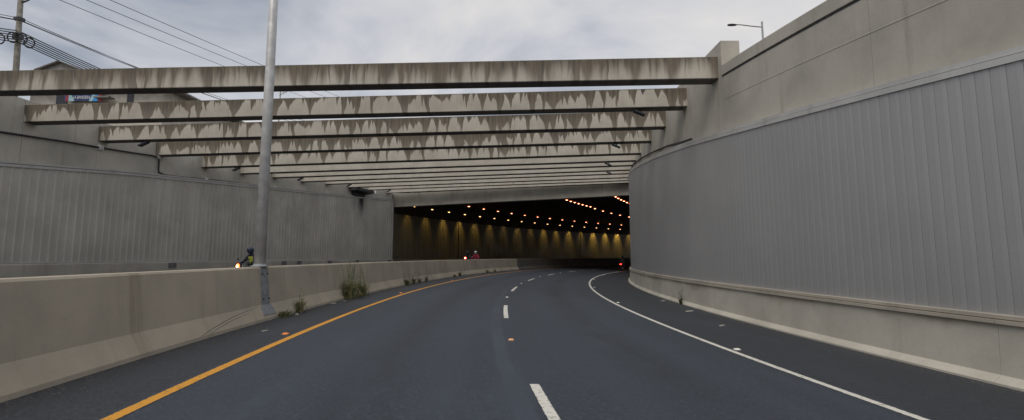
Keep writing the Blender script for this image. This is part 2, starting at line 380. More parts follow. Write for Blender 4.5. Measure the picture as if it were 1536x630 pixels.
# markings and studs on the road
MB().sweep(strip(-3.86, -3.73, .004), S0, S1, .8, closed=False).build('edge_line', 'paint_yellow', road)['label'] = 'yellow edge line'
MB().sweep(strip(3.73, 3.86, .004), S0, S1, .8, closed=False).build('edge_line', 'paint_white', road)['label'] = 'white edge line'
for k in range(-1, 8):
    a = 2.72 + 9 * k
    MB().sweep(strip(-.065, .065, .004), a, a + 3.02, .76, closed=False).build('lane_dash', 'paint_white', road)
MB().sweep(lambda s: [(-12.9, zl_(s) + .025), (-12.77, zl_(s) + .025)], S0, S1, 1., closed=False).build('edge_line', 'paint_white', left_road)
def stud(s, d, mat):
    x, y, z = P(s, d, zr(d)); h = head(s); a = thing_part = None
    mb = MB(); rot = Matrix.Rotation(-h, 4, 'Z')
    b, t = .05, .032
    q = [Vector(p_) for p_ in ((-b, -b, 0), (b, -b, 0), (b, b, 0), (-b, b, 0), (-t, -t * .7, .022), (t, -t * .7, .022), (t, t * .7, .022), (-t, t * .7, .022))]
    q = [rot @ p_ + Vector((x, y, z + .002)) for p_ in q]
    for f in ((0, 1, 5, 4), (1, 2, 6, 5), (2, 3, 7, 6), (3, 0, 4, 7), (4, 5, 6, 7)): mb.face([q[i] for i in f])
    return mb.build('road_stud', mat, road)
for k in range(6):
    s = 8.7 + 8.9 * k
    stud(s, -.03, 'stud_white' if k else 'stud_peach'); stud(s, -4.0, 'stud_orange'); stud(s - .4, 3.98, 'stud_white')

# ------------------------------------------------------------------ median barrier (left), cast in 4 m lengths
def barL(s): return [(-4.996, .185), (-5.002, .24), (-5.14, .50), (-5.22, 1.255), (-5.24, 1.285), (-5.46, 1.285), (-5.48, 1.255), (-5.58, .52), (-5.72, ZL), (-5.72, ZL - .2), (-4.996, 0)]
mb_root = thing('median_barrier', 'long low concrete barrier curving along the yellow line, dividing the two roads', 'barrier', P(10, -5.3, .1))
eb = [-33.28, -21.28, -9.28, 2.72, 14.72, 26.72, 38.72, 46.9, 58.9, 70.9, 82.9, 94.9, 106.9, 118.9]
for a, b in zip(eb, eb[1:]):
    sg_ = MB().sweep(barL, a + .006, b - .006, 1.).build('barrier_segment', 'concrete_barrier' if a < 46 else 'concrete_shaded', mb_root)  # beyond the portal the shade is painted into the barrier colour
    if a > 46: sg_['label'] = 'barrier length with tunnel shade painted into its colour'
# tyre scuffs on the road face
def scuff(pts, w0):
    mb = MB(); rows = []
    for s, z in pts:
        d = -5.002 - .138 * (z - .24) / .26 if z < .5 else -5.14 - .08 * (z - .5) / .755
        f_ = (s - pts[0][0]) / (pts[-1][0] - pts[0][0]); w_ = w0 * (.35 + .65 * sin(pi * min(1, f_ + .15)))
        rows.append((P(s, d + .003, z - w_), P(s, d + .003, z + w_)))
    for A, B in zip(rows, rows[1:]): mb.face([A[0], B[0], B[1], A[1]])
    mb.build('tyre_scuff', 'scuff', mb_root)
scuff([(8.0, .245), (8.3, .30), (8.7, .36), (9.1, .41), (9.6, .455), (10.0, .475)], .008)
scuff([(8.25, .245), (8.5, .29), (8.9, .345), (9.3, .385), (9.6, .40)], .006)
# ------------------------------------------------------------------ right roadside barrier with coping
rb_root = thing('roadside_barrier', 'pale concrete barrier with sloped foot under the right metal cladding', 'barrier', P(10, 6.5, -.25))
def barR(s): return [(6.372, -.28), (6.372, -.205), (6.49, -.11), (6.515, .575), (7.0, .575), (7.0, -.28)]
k = -8
while 1 + 5 * k < 118:
    a = 1 + 5 * k
    MB().sweep(barR, a + .002, a + 4.998, 1.).build('barrier_segment', 'concrete_light', rb_root)
    MB().sweep([(6.47, .58), (6.47, .635), (6.9, .645), (6.9, .58)], a + .004, a + 4.996, 1.).build('coping', 'concrete_cap', rb_root); k += 1

# ------------------------------------------------------------------ cladding of vertical sheets
def plank_mesh(name, wdt, rib, depth, mat, soft=False):
    """unit-height sheet: X along the wall, +Y towards the road, Z 0..1"""
    mb = MB(); h = wdt / 2 - .002
    prof = [(-h, 0), (-h, depth * .4), (-h + rib * .25, depth), (-h + rib * .75, depth), (-h + rib, depth * .22), (0, depth * .12), (h - .01, depth * .22), (h, depth * .2), (h, 0)]
    if soft: prof = [(-h, 0), (-h, depth * .55)] + [(-h + 2 * h * k / 8, depth * (.6 + .4 * sin(pi * k / 8) * (1.25 if k < 4 else .8))) for k in range(1, 8)] + [(h, depth * .55), (h, 0)]
    for (x0, y0), (x1, y1) in zip(prof, prof[1:]): mb.face([(x0, y0, 0), (x1, y1, 0), (x1, y1, 1), (x0, y0, 1)], [(x0, .7), (x1, .7), (x1, 6.), (x0, 6.)])
    mb.face([(x, y, 1) for x, y in prof]); mb.face([(x, y, 0) for x, y in prof][::-1])
    return mb.mesh(name, mat)
def cladding_wall(root, d, sgn, s_from, s_to, wdt, me, z0, top):
    rad = R - d; n = int((s_to - s_from) * rad / R / wdt); step = (s_to - s_from) / n
    for i in range(n):
        s = s_from + (i + .5) * step; o = bpy.data.objects.new('cladding_sheet', me)
        h = head(s); rz = (pi - h + pi / 2) if sgn < 0 else (-h + pi / 2)
        # sgn>0: wall on the left, faces +d (right); local +Y must point to the road
        nrm = Vector((cos(h), -sin(h), 0)) * sgn       # +d direction times sgn
        o.rotation_euler = (0, 0, atan2(nrm.y, nrm.x) - pi / 2)
        o.location = Vector(P(s, d, z0)) - world_origin(root); o.scale = (1, 1, top(s) - z0 - .03 - random.random() * .004)
        o.parent = root; COL.objects.link(o)
cr_root = thing('metal_cladding', 'tall grey sheet-metal cladding curving along the right wall above the barrier', 'cladding', P(10, 6.6, .7))
pm = plank_mesh('cladding_sheet', .20, .05, .009, 'cladding_right', True)
cladding_wall(cr_root, 6.60, -1, 0., 46., .20, pm, .70, tR)
MB().sweep(lambda s: [(6.58, .7), (6.58, tR(s)), (6.66, tR(s)), (6.66, .7)], S0, -.01, 1.).build('back_sheet', 'cladding_right', cr_root)
MB().sweep([(6.50, .648), (6.50, .70), (6.66, .71), (6.66, .648)], S0, 46., 1.).build('bottom_trim', 'concrete_cap', cr_root)
MB().sweep(lambda s: [(6.565, tR(s) - .05), (6.565, tR(s) + .05), (6.9, tR(s) + .05), (6.9, tR(s) - .05)], S0, 46., 1.).build('top_trim', 'trim_metal', cr_root)
MB().sweep(lambda s: [(6.60, tR(s) + .068), (6.60, tR(s) + .15), (6.9, tR(s) + .16), (6.9, tR(s) + .068)], S0, 46., 1.).build('flashing', 'trim_metal', cr_root)
cl_root = thing('metal_cladding', 'ribbed pale grey sheet-metal cladding along the far left wall', 'cladding', P(25, -20.3, 1.25))
pm = plank_mesh('cladding_sheet', .35, .10, .06, 'cladding_left')
cladding_wall(cl_root, -20.32, 1, 9., 46.9, .35, pm, 1.25, tL)
MB().sweep(lambda s: [(-20.3, 1.25), (-20.3, tL(s)), (-20.4, tL(s)), (-20.4, 1.25)], S0, 8.98, 1.).build('back_sheet', 'cladding_left', cl_root)
MB().sweep([(-20.22, 1.21), (-20.22, 1.265), (-20.42, 1.275), (-20.42, 1.21)], S0, 46.9, 1.).build('bottom_trim', 'trim_metal', cl_root)
MB().sweep(lambda s: [(-20.24, tL(s) - .09), (-20.24, tL(s) + .03), (-20.5, tL(s) + .03), (-20.5, tL(s) - .09)], S0, 46.9, 1.).build('top_trim', 'trim_metal', cl_root)
MB().sweep(lambda s: [(-20.27, tL(s) + .055), (-20.27, tL(s) + .14), (-20.5, tL(s) + .15), (-20.5, tL(s) + .055)], S0, 46.9, 1.).build('flashing', 'trim_metal', cl_root)
MB().sweep(lambda s: [(-20.25, 1.27), (-20.25, tL(s) - .1), (-20.36, tL(s) - .1), (-20.36, 1.27)], 46.9, 47.0, .1).build('end_trim', 'trim_metal', cl_root)

# ------------------------------------------------------------------ beams: ends on both walls
BL = [(15.78, 7.26), (18.466, 7.16), (21.207, 7.19), (23.951, 7.21), (26.674, 7.17), (29.403, 7.35), (32.154, 7.63), (34.952, 7.855), (37.697, 8.15), (40.466, 8.34), (43.305, 8.565), (46.009, 8.66)]
BR = [(14.7, 7.26), (17.78, 7.27), (20.95, 7.30), (24.2, 7.40), (28.0, 7.55), (31.3, 7.75), (34.6, 8.03), (37.9, 8.255), (41.2, 8.51), (44.5, 8.67), (47.8, 8.885), (51.0, 9.12)]
ORD = ['first', 'second', 'third', 'fourth', 'fifth', 'sixth', 'seventh', 'eighth', 'ninth', 'tenth', 'eleventh', 'twelfth', 'thirteenth', 'fourteenth', 'fifteenth', 'sixteenth', 'seventeenth']
AMT = [(.86, .75), (.50, .0), (.60, .05), (.70, .05), (.44, .2), (.10, .3), (.05, .3), (.05, .3), (.05, .3), (.08, .3), (.30, .5), (.05, .3)]
BH, BT = .74, .55
BEAMS = []
for i, ((sl, zl), (sr, zr_)) in enumerate(zip(BL, BR)):
    a = Vector(P(sl, -20.52, zl)); b = Vector(P(sr, 6.92, zr_)); L = (b - a).length
    mb = MB(); n = 12; bv = .02
    prof = [(0, bv), (bv, 0), (BT - bv, 0), (BT, bv), (BT, BH - bv), (BT - bv, BH), (bv, BH), (0, BH - bv)]     # y (away), z
    for q in range(n):
        x0, x1 = L * q / n, L * (q + 1) / n
        for (y0, z0), (y1, z1) in zip(prof, prof[1:] + prof[:1]):
            mb.face([(x0, y0, z0), (x1, y0, z0), (x1, y1, z1), (x0, y1, z1)], [(x0 + y0 * .0, z0), (x1, z0), (x1, z1), (x0, z1)])
    mb.face([(0, y, z) for y, z in prof][::-1]); mb.face([(L, y, z) for y, z in prof])
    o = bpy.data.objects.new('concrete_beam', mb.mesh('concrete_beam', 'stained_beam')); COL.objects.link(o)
    X = (b - a).normalized(); Zv = (Vector((0, 0, 1)) - X * X.z).normalized(); Yv = Zv.cross(X)
    o.matrix_world = Matrix(((X.x, Yv.x, Zv.x, a.x), (X.y, Yv.y, Zv.y, a.y), (X.z, Yv.z, Zv.z, a.z), (0, 0, 0, 1)))
    o.color = (AMT[i][0], AMT[i][1], 0, 1)
    look = ['heavily smeared brown-stained', 'pale concrete with sharp dark drip stains', 'drip-streaked', 'dark-streaked', 'lightly stained'][i] if i < 5 else 'mostly clean pale'
    tag(o, f'{look} concrete beam, {ORD[i]} from the camera, spanning both roads' if i != 1 else 'concrete beam with sharp dark drip stains, second from the camera, spanning both roads', 'beam', 'concrete beams over the cutting')
    BEAMS.append((o, L, X, Yv, Zv, a))

# ------------------------------------------------------------------ left retaining wall
lw = thing('retaining_wall', 'weathered concrete retaining wall above the left metal cladding, holding the beam ends', 'wall', P(25, -20.6, ZL))
edges = [S0, -22, -12, -2, 6, 11.5] + [q[0] for q in BL] + [47.05]
def topL(s): return 8.13 + max(0, s - 21) * .048 if s > 13 else 8.13 + .06 * (s - 13)
for a, b in zip(edges, edges[1:]):
    MB().sweep(lambda s: [(-20.5, .0), (-20.5, topL(s)), (-20.95, topL(s)), (-20.95, .0)], a + .006, b - .006, 1.2).build('wall_panel', 'concrete_pale', lw)
MB().sweep([(-20.12, .0), (-20.15, 1.16), (-20.19, 1.2), (-20.5, 1.2), (-20.5, 0)], S0, 47.05, 1.2).build('footing_wall', 'concrete_wall', lw)
for px_s in (24.8, 33.1, 34.6, 38.0, 41.5, 46.2, 30.0):      # drain slots low in the footing
    MB().sweep([(-20.10, .86), (-20.10, 1.15), (-20.3, 1.15), (-20.3, .86)], px_s, px_s + .42, .5).build('drain_slot', 'joint_grey', lw)
# right retaining wall: open part with coping, then the higher part that carries the beams
rw = thing('retaining_wall', 'tall smooth concrete retaining wall with coping above the right cladding', 'wall', P(10, 7, .6))
for a, b in zip([S0, -26, -18, -10, -4, 2, 8.2, 14.42][:-1], [-26, -18, -10, -4, 2, 8.2, 14.42]):
    MB().sweep(lambda s: [(6.9, .58), (6.9, wR(s) - .40), (7.45, wR(s) - .40), (7.45, .58)], a + .004, b - .004, 1.).build('wall_panel', 'concrete_wall', rw)
    MB().sweep(lambda s: [(6.87, wR(s) - .33), (6.87, wR(s) - .02), (6.89, wR(s)), (7.5, wR(s)), (7.5, wR(s) - .33)], a + .004, b - .004, 1.).build('coping', 'concrete_wall', rw)
    MB().sweep(lambda s: [(6.93, wR(s) - .40), (6.93, wR(s) - .33), (7.4, wR(s) - .33), (7.4, wR(s) - .40)], a + .004, b - .004, 1.).build('shadow_joint', 'joint_grey', rw)
    MB().sweep(lambda s: [(6.893, wR(s) - 1.14), (6.893, wR(s) - 1.128), (6.9, wR(s) - 1.12), (6.9, wR(s) - 1.14)], a, b, 1.).build('casting_joint', 'concrete_wall', rw)
rp = thing('retaining_wall', 'concrete wall and piers carrying the right ends of the beams', 'wall', P(25, 7, .6))
def topRp(s): return 8.42 + max(0, s - 24) * .055
edges = [14.43] + [q[0] + .2 for q in BR[1:11]] + [51.]
for a, b in zip(edges, edges[1:]):
    MB().sweep(lambda s: [(6.9, .58), (6.9, topRp(s)), (7.5, topRp(s)), (7.5, .58)], a + .006, b - .006, 1.).build('wall_panel', 'concrete_wall', rp)

# ------------------------------------------------------------------ tunnel
tn = thing('tunnel', 'dark road tunnel curving right beyond the concrete beams', 'tunnel', P(60, -7, 0))
def pl(t): return 46.45 + t * 4.7             # portal line, s from left to right
def skew(z):                                  # slab whose front edge follows the portal line
    mb = MB(); n = 16
    for i in range(n):
        d0, d1 = -20.9 + 28.4 * i / n, -20.9 + 28.4 * (i + 1) / n
        m = 40
        for j in range(m):
            q = []
            for (d, jj) in ((d0, j), (d1, j), (d1, j + 1), (d0, j + 1)):
                t = (d + 20.9) / 28.4; sa = 47.4 + t * 4.6; s = sa + (S1 - sa) * jj / m; q.append(P(s, d, z + t * .35))
            mb.face(q)
    return mb
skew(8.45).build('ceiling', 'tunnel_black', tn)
skew(9.4).build('roof_slab', 'concrete_wall', tn)
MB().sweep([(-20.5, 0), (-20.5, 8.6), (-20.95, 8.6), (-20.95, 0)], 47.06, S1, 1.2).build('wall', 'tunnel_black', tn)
MB().sweep([(-20.12, .0), (-20.15, 1.16), (-20.19, 1.2), (-20.5, 1.2), (-20.5, 0)], 47.06, S1, 1.2).build('footing_wall', 'concrete_shaded', tn)
MB().sweep([(6.9, .58), (6.9, 9.2), (7.5, 9.2), (7.5, .58)], 51.05, S1, 1.2).build('wall', 'concrete_shaded', tn)
mb = MB(); n = int((S1 - 47.2) * (R + 20.3) / R / .35)
def ribs(s):
    return None
st = (S1 - 47.1) / n
for i in range(n):
    a = 47.1 + i * st
    for (x0, x1, e0, e1) in ((0, .06, .0, .045), (.06, .2, .045, .045), (.2, .26, .045, .01), (.26, 1, .01, .01)):
        sa, sb = a + x0 * st, a + x1 * st
        mb.face([P(sa, -20.32 + e0, 1.22), P(sb, -20.32 + e1, 1.22), P(sb, -20.32 + e1, 6.3), P(sa, -20.32 + e0, 6.3)],
                [(sa * 1.22, 1.2), (sb * 1.22, 1.2), (sb * 1.22, 6.3), (sa * 1.22, 6.3)])
tag(mb.build('ribbed_lining', 'cladding_tunnel', tn), kind='stuff')
MB().sweep([(-20.24, 6.3), (-20.24, 6.42), (-20.5, 6.42), (-20.5, 6.3)], 47.1, S1, 1.2).build('lining_trim', 'cladding_tunnel', tn)
for s in (59.0, 88.5, 98.5):
    MB().sweep([(-20.2, 1.25), (-20.2, 6.3), (-20.33, 6.3), (-20.33, 1.25)], s, s + .3, .3).build('lining_joint', 'cladding_tunnel', tn)
a = Vector(P(47.15, -20.51, 7.21)); b = Vector(P(51.9, 6.91, 7.96)); a2 = Vector(P(47.15, -20.51, 8.75)); b2 = Vector(P(51.9, 6.91, 9.22))
mb = MB(); L = (b - a).length; Yv = Vector((-(b - a).y, (b - a).x, 0)).normalized() * .7
q = [a, b, b2, a2]; q2 = [v + Yv for v in q]
def uvq(pts): return [((v - a).length if v.z < 8.6 else (v - a2).length, v.z) for v in pts]
mb.face(q, [(0, 0), (L, 0), (L, 1.4), (0, 1.5)]); mb.face(q2[::-1])
for i in range(4): mb.face([q[i], q2[i], q2[(i + 1) % 4], q[(i + 1) % 4]])
tag(mb.build('portal_beam', 'concrete_portal'), 'deep grey concrete lintel over the tunnel mouth', 'lintel')

# tunnel lamps
def lamp_ceiling(size):
    o = thing('tunnel_lamp', '', 'lamp')
    MB().box((0, 0, .09), (size[0] + .08, size[1] + .1, .08)).local('housing', 'fixture_dark', o)
    MB().box((0, 0, .03), (size[0], size[1], .05)).local('diffuser', 'lamp_orange', o)
    MB().box((0, 0, .0), (size[0] * .5, size[1] * .5, .02)).local('bulb', 'lamp_core', o)
    MB().tube([(0, 0, .13), (0, 0, .3)], .02, 6).local('hanger', 'dark_metal', o)
    return o
proto = lamp_ceiling((.24, .32)); first = True
rows = [('small orange ceiling lamp in the long left row of the tunnel', [(55.9 + 3.3 * i, -16.25, 8.12) for i in range(16)]),
        ('small orange ceiling lamp in the middle row of the tunnel', [(55.9 + 1.4 * i, -2.6, 8.25) for i in range(7)] + [(66.8 + 3.9 * i, -3.0 - .5 * i, 8.25) for i in range(5)]),
        ('small orange ceiling lamp in the right row beside the cladding edge', [(55.4 + 1.6 * i, 3.4 - .06 * i, 8.25) for i in range(6)])]
for lab, spots in rows:
    for k, (s, d, z) in enumerate(spots):
        o = proto if first else copy_tree(proto); first = False
        o.location = P(s, d, z); o.rotation_euler = (0, 0, -head(s)); tag(o, lab.replace('lamp in', 'lamp, ' + ORD[k] + ' from the mouth in', 1), 'lamp', 'orange ceiling lamps in the tunnel')
o = None
for i in range(17):
    s = 49.3 + 3.27 * i
    if o is None:
        o = thing('wall_lamp', '', 'lamp'); W0 = o
        MB().box((0, 0, .06), (.16, .30, .10)).local('housing', 'fixture_dark', o)
        MB().box((.02, 0, -.02), (.13, .26, .05)).local('lens', 'lamp_warm', o)
        MB().tube([(-.05, 0, .05), (-1.1, 0, .16)], .025, 6).local('bracket', 'dark_metal', o)
    else:
        o = W0.copy(); COL.objects.link(o)
        for ch in W0.children:
            if ch.type == 'MESH': c_ = ch.copy(); COL.objects.link(c_); c_.parent = o
    o.location = P(s, -19.35, 7.5); o.rotation_euler = (0, 0, -head(s)); tag(o, f'small warm wall lamp above the left tunnel wall, {ORD[i]} from the tunnel mouth', 'lamp', 'warm lamps above the tunnel lining')
    ld = bpy.data.lights.new('wall_lamp_light', 'SPOT'); ld.energy = (420 if i < 9 else 700) * (2.6 if i > 12 else 1) * random.Random(i * 7 + 1).uniform(.45, 1.35); ld.color = (1, .68, .2); ld.spot_size = radians(66); ld.spot_blend = .95; ld.shadow_soft_size = .06
    lo = bpy.data.objects.new('wall_lamp_light', ld); COL.objects.link(lo); lo.parent = o; lo.location = (.02, 0, -.06)
    lo.rotation_euler = Vector((-.40, 0, -1)).to_track_quat('-Z', 'Y').to_euler()

# ------------------------------------------------------------------ conduits
def conduit(name, pts, r, label):
    c = thing(name, label, 'pipe', pts[0])
    MB().tube(pts, r, 8).build('pipe', 'conduit_black', c); return c
c = conduit('conduit_pipe', [P(s, -20.42, z) for s, z in [(8, 5.2), (14, 6.02), (17.77, 6.49), (19.95, 6.75), (21.2, 6.86), (22.6, 7.0), (23.75, 7.12), (24.05, 7.08), (24.1, 6.9), (24.1, 6.5), (24.12, 6.28), (24.4, 6.19), (25.2, 6.24), (27.5, 6.5)] + [(27.5 + i * 2., 6.5 + i * 2. * .0815) for i in range(1, 10)] + [(47, 8.08)]], .045, 'black conduit stepping down along the left concrete wall')
for s, z in ((21.2, 6.86), (24.0, 7.12), (26.9, 6.44), (32.3, 6.88), (37.8, 7.33)):
    MB().sweep([(-20.34, z - .1), (-20.34, z + .12), (-20.5, z + .12), (-20.5, z - .1)], s, s + .16, .2).build('clip_box', 'box_white', c)
conduit('conduit_pipe', [P(s, 6.80, z) for s, z in [(17.2, 5.83), (18.5, 6.0), (20.3, 6.28), (23.9, 6.72), (27, 7.06), (29.2, 7.3), (32.5, 7.72), (35.9, 8.0), (40, 8.25)]], .05, 'black conduit running along the top of the right cladding')

# drain box below the ninth and tenth beam with a soot run on the cladding
db = thing('drain_box', 'dark drain box with pale cap under the beams at the left wall', 'box', P(41.2, -20.2, 8.0))
MB().sweep([(-20.45, 8.02), (-19.5, 8.1), (-19.5, 8.36), (-20.45, 8.36)], 40.6, 43.2, .6).build('trough', 'dark_metal', db)
MB().sweep([(-19.62, 8.06), (-19.3, 8.06), (-19.3, 8.42), (-19.62, 8.42)], 43.05, 43.5, .5).build('end_cap', 'box_white', db)
MB().sweep([(-20.44, 7.55), (-20.25, 7.55), (-20.25, 8.05), (-20.44, 8.05)], 41.0, 42.6, .6).build('outlet', 'dark_metal', db)

# floodlights hanging under the beams
def floodlight():
    o = thing('floodlight', '', 'floodlight')
    rot = Matrix.Rotation(radians(-24), 4, 'Y')
    MB().box((.05, 0, -.16), (.46, .24, .06), rot).local('head', 'fixture_dark', o)
    MB().box((.05, 0, -.195), (.40, .19, .015), rot).local('lens', 'glass_dark', o)
    MB().box((.0, 0, -.06), (.05, .05, .14)).box((0, 0, .0), (.14, .14, .02)).local('bracket', 'fixture_dark', o)
    MB().tube([(-.1, .05, 0), (-.32, .05, -.02), (-.42, .05, .0)], .012, 5).local('flex', 'cable_black', o)
    return o
F0 = floodlight(); first = True
for side, lst in (('left', (2, 4, 6, 8, 10)), ('right', (1, 3, 5, 7))):
    for k in lst:
        bo, L, X, Yv, Zv, a = BEAMS[k]
        t = 2.2 if side == 'left' else L - 1.75
        o = F0 if first else copy_tree(F0); first = False
        o.location = a + X * t + Yv * .2 - Zv * .008; o.rotation_euler = (0, 0, atan2(X.y, X.x) + (pi if side == 'right' else 0))
        tag(o, f'small dark floodlight under the {side} end of the {ORD[k]} beam', 'floodlight', 'floodlights under the beams')

# ------------------------------------------------------------------ street lamp pole standing in the median barrier
bx, by, _ = P(10.33, -5.20, 0); pole = thing('lamp_pole', 'grey galvanised steel pole standing on the left median barrier', 'pole', (bx, by, 1.0))
hd = head(10.33); bx2, by2, _ = P(10.35, -5.31, 0)
MB().tube([(bx2, by2, 1.27), (bx2, by2, 5), (bx2 - .005, by2, 10.5)], .115, 20, r2=.082).build('shaft', 'galvanised', pole)
MB().lathe([(.09, 0), (.09, .03), (.05, .07), (.01, .08)], (bx2 - .005, by2, 10.5)).build('cap', 'galvanised', pole)
bp = MB()
def bface(u, z, off=.006):                        # point on the barrier's road face
    d = -4.996 - .006 + off + .0 if z < .24 else (-5.002 - .138 * (z - .24) / .26 if z < .5 else -5.14 - .08 * (z - .5) / .755)
    return P(10.33 + u, d + off, z)
for (za, zb, ua, ub) in ((.46, .5, .21, .15), (.5, 1.258, .15, .145), (.30, .46, .27, .21)):
    A = [bface(-ua, za, .02), bface(ua, za, .02), bface(ub, zb, .02), bface(-ub, zb, .02)]
    B = [bface(-ua, za, -.01), bface(ua, za, -.01), bface(ub, zb, -.01), bface(-ub, zb, -.01)]
    bp.face(A); 
    for i in range(4): bp.face([A[i], B[i], B[(i + 1) % 4], A[(i + 1) % 4]])
bp.build('base_plate', 'galvanised_dull', pole)
for u in (-.11, .11):
    for z in (.62, 1.14):
        p0 = Vector(bface(u, z, .02)); p1 = Vector(bface(u, z, .045)); MB().tube([p0, p1], .016, 6).build('bolt', 'bolt_steel', pole)
MB().lathe([(.17, 0), (.17, .025), (.13, .03), (.12, .06)], (bx2, by2, 1.287), 16).build('flange', 'galvanised_dull', pole)

# ------------------------------------------------------------------ weeds along the barrier foot
def weed(loc, label, n, h, spread, mats, seedv, stalks=0):
    rnd = random.Random(seedv); root = thing('weed', label, 'weed', loc, 0, 'weeds along the barrier')
    for mname, share in mats:
        mb = MB()
        for _ in range(int(n * share)):
            a = rnd.uniform(0, 2 * pi); r0 = abs(rnd.gauss(0, spread * .45)); bh = h * rnd.uniform(.35, 1.)
            bx_, by_ = r0 * cos(a) * .6, r0 * sin(a); ln = bh * rnd.uniform(.1, .5); la = a + rnd.gauss(0, .6); wd = rnd.uniform(.004, .010); wa = rnd.uniform(0, pi)
            pv = None
            for k in range(4):
                t = k / 3; c = Vector((bx_ + ln * t * t * cos(la), by_ + ln * t * t * sin(la), bh * (t - .18 * t * t))); w_ = Vector((cos(wa), sin(wa), 0)) * wd * (1 - t * .9)
                cu = (c - w_, c + w_)
                if pv: mb.face([pv[0], pv[1], cu[1], cu[0]])
                pv = cu
            for _ in range(3):           # side leaflets
                t = rnd.uniform(.3, .95); c = Vector((bx_ + ln * t * t * cos(la), by_ + ln * t * t * sin(la), bh * (t - .18 * t * t)))
                q_ = rnd.uniform(0, 2 * pi); e = Vector((cos(q_), sin(q_), rnd.uniform(.2, .9))) * rnd.uniform(.03, .085); sd_ = e.cross(Vector((0, 0, 1))).normalized() * rnd.uniform(.006, .014)
                mb.face([c, c + e * .5 + sd_, c + e, c + e * .5 - sd_])
        mb.local('leaves', mname, root, weld=False)
    if stalks:
        mb = MB()
        for _ in range(stalks):
            x, y = rnd.gauss(0, spread * .25) * .5, rnd.gauss(0, spread * .5); hh = h * rnd.uniform(1.15, 1.75); lx, ly = rnd.gauss(0, .08), rnd.gauss(0, .12)
            pts = [Vector((x + lx * t * t, y + ly * t * t, hh * t)) for t in (0, .35, .7, 1)]; mb.tube(pts, .006, 4, True, .002)
            for k in range(26):
                t = rnd.uniform(.3, 1); c = Vector((x + lx * t * t, y + ly * t * t, hh * t)); q_ = rnd.uniform(0, 2 * pi); e = Vector((cos(q_), sin(q_), .9)) * rnd.uniform(.025, .06); sd_ = e.cross(Vector((0, 0, 1))).normalized() * .007
                mb.face([c, c + e * .5 + sd_, c + e, c + e * .5 - sd_])
        mb.local('stalks', mats[0][0], root, weld=False)
    root.rotation_euler = (0, 0, 0); return root
def bl(s, d=-4.93): return P(s, d, zr(d) + .002)
G, D_, K = 'weed_green', 'weed_dry', 'weed_dark'
weed(bl(14.95), 'tallest leafy weed with thin stalks against the median barrier', 380, .72, .38, ((G, .68), (D_, .32)), 3, 12)
weed(bl(16.1), 'bushy dry-tipped weed just beyond the tallest weed', 240, .62, .32, ((G, .55), (D_, .45)), 5, 5)
weed(bl(15.5, -4.85), 'low dry tuft between the two tall weeds', 70, .25, .40, ((D_, .7), (K, .3)), 6)
weed(bl(11.55), 'short dry grass tuft just right of the steel pole foot', 90, .42, .18, ((D_, .55), (G, .45)), 8, 2)
weed(bl(10.75, -4.95), 'low green tuft at the foot of the steel pole', 110, .13, .34, ((G, .6), (D_, .4)), 9)
for i, (s, n, h, sp) in enumerate(((21.6, 90, .42, .24), (22.6, 60, .5, .22), (23.6, 50, .3, .28), (24.7, 40, .38, .14))):
    weed(bl(s), ['small upright green weed, nearest of the middle cluster', 'small dark upright weed, second of the middle cluster', 'low grass tuft, third of the middle cluster', 'thin weed ending the middle cluster'][i], n, h, sp, ((G, .6), (K, .4)), 20 + i, 1)
for i, (s, n, h, sp) in enumerate(((30.2, 40, .25, .3), (31.4, 60, .42, .22), (38., 60, .3, .3), (40., 60, .34, .34))):
    weed(bl(s), ['faint low weed beyond the middle cluster', 'small weed standing beyond the middle cluster', 'low weed near the shaded end of the barrier', 'last low weed before the barrier enters the tunnel'][i], n, h, sp, ((G, .5), (K, .5)), 40 + i)
weed(P(17.6, 6.33, zr(6.33) + .002), 'single dark weed at the foot of the right barrier', 46, .36, .10, ((K, .8), (G, .2)), 60, 2)

# grit, litter
mb = MB(); rnd = random.Random(5)
for i in range(5200):
    side = rnd.random() < .62
    s = rnd.uniform(3, 40); d = (-4.97 + abs(rnd.gauss(0, .16))) if side else (6.34 - abs(rnd.gauss(0, .12)))
    c = Vector(P(s, d, zr(d))); r = rnd.uniform(.004, .014) * (1.6 if rnd.random() < .06 else 1)
    q = [c + Vector((r * cos(k * 2.1 + i), r * sin(k * 2.1 + i), 0)) for k in range(3)]; tp = c + Vector((0, 0, r * .9))
    for k in range(3): mb.face([q[k], q[(k + 1) % 3], tp])
tag(mb.build('roadside_grit', 'gravel', weld=False), 'loose grit and small stones along both barrier feet', 'grit', kind='stuff')
for i, (s, d, a, l) in enumerate(((13.5, -4.86, .3, .16), (14.2, -4.8, 1.2, .12), (8.9, -4.45, .8, .13), (11.1, -4.8, 1.9, .2), (15.0, 5.75, .4, .34), (18.8, 6.0, .6, .3), (11.6, 5.3, .5, .22))):
    mb = MB(); c = Vector(P(s, d, zr(d) + .004)); rt = Matrix.Rotation(a, 3, 'Z'); hh = .012
    pts = [(-.5, -.16), (-.1, -.22), (.5, -.1), (.42, .14), (-.2, .2)]
    lo = [c + rt @ Vector((x * l, y * l, 0)) for x, y in pts]; hi = [c + rt @ Vector((x * l * .92, y * l * .9, hh + .02 * abs(x))) for x, y in pts]
    mb.face(hi)
    for k in range(5): mb.face([lo[k], lo[(k + 1) % 5], hi[(k + 1) % 5], hi[k]])
    tag(mb.build('litter_scrap', 'litter_pale', weld=True), ['pale scrap at the median barrier foot left of the tallest weed', 'small pale scrap on asphalt below the tallest weed', 'pale scrap beside the nearest orange stud', 'pale scrap at the steel pole foot', 'pale flat scrap lying on the right shoulder', 'pale flat scrap farther up the right shoulder', 'pale flat scrap nearest the camera on the right shoulder'][i], 'scrap', 'litter on the shoulders')

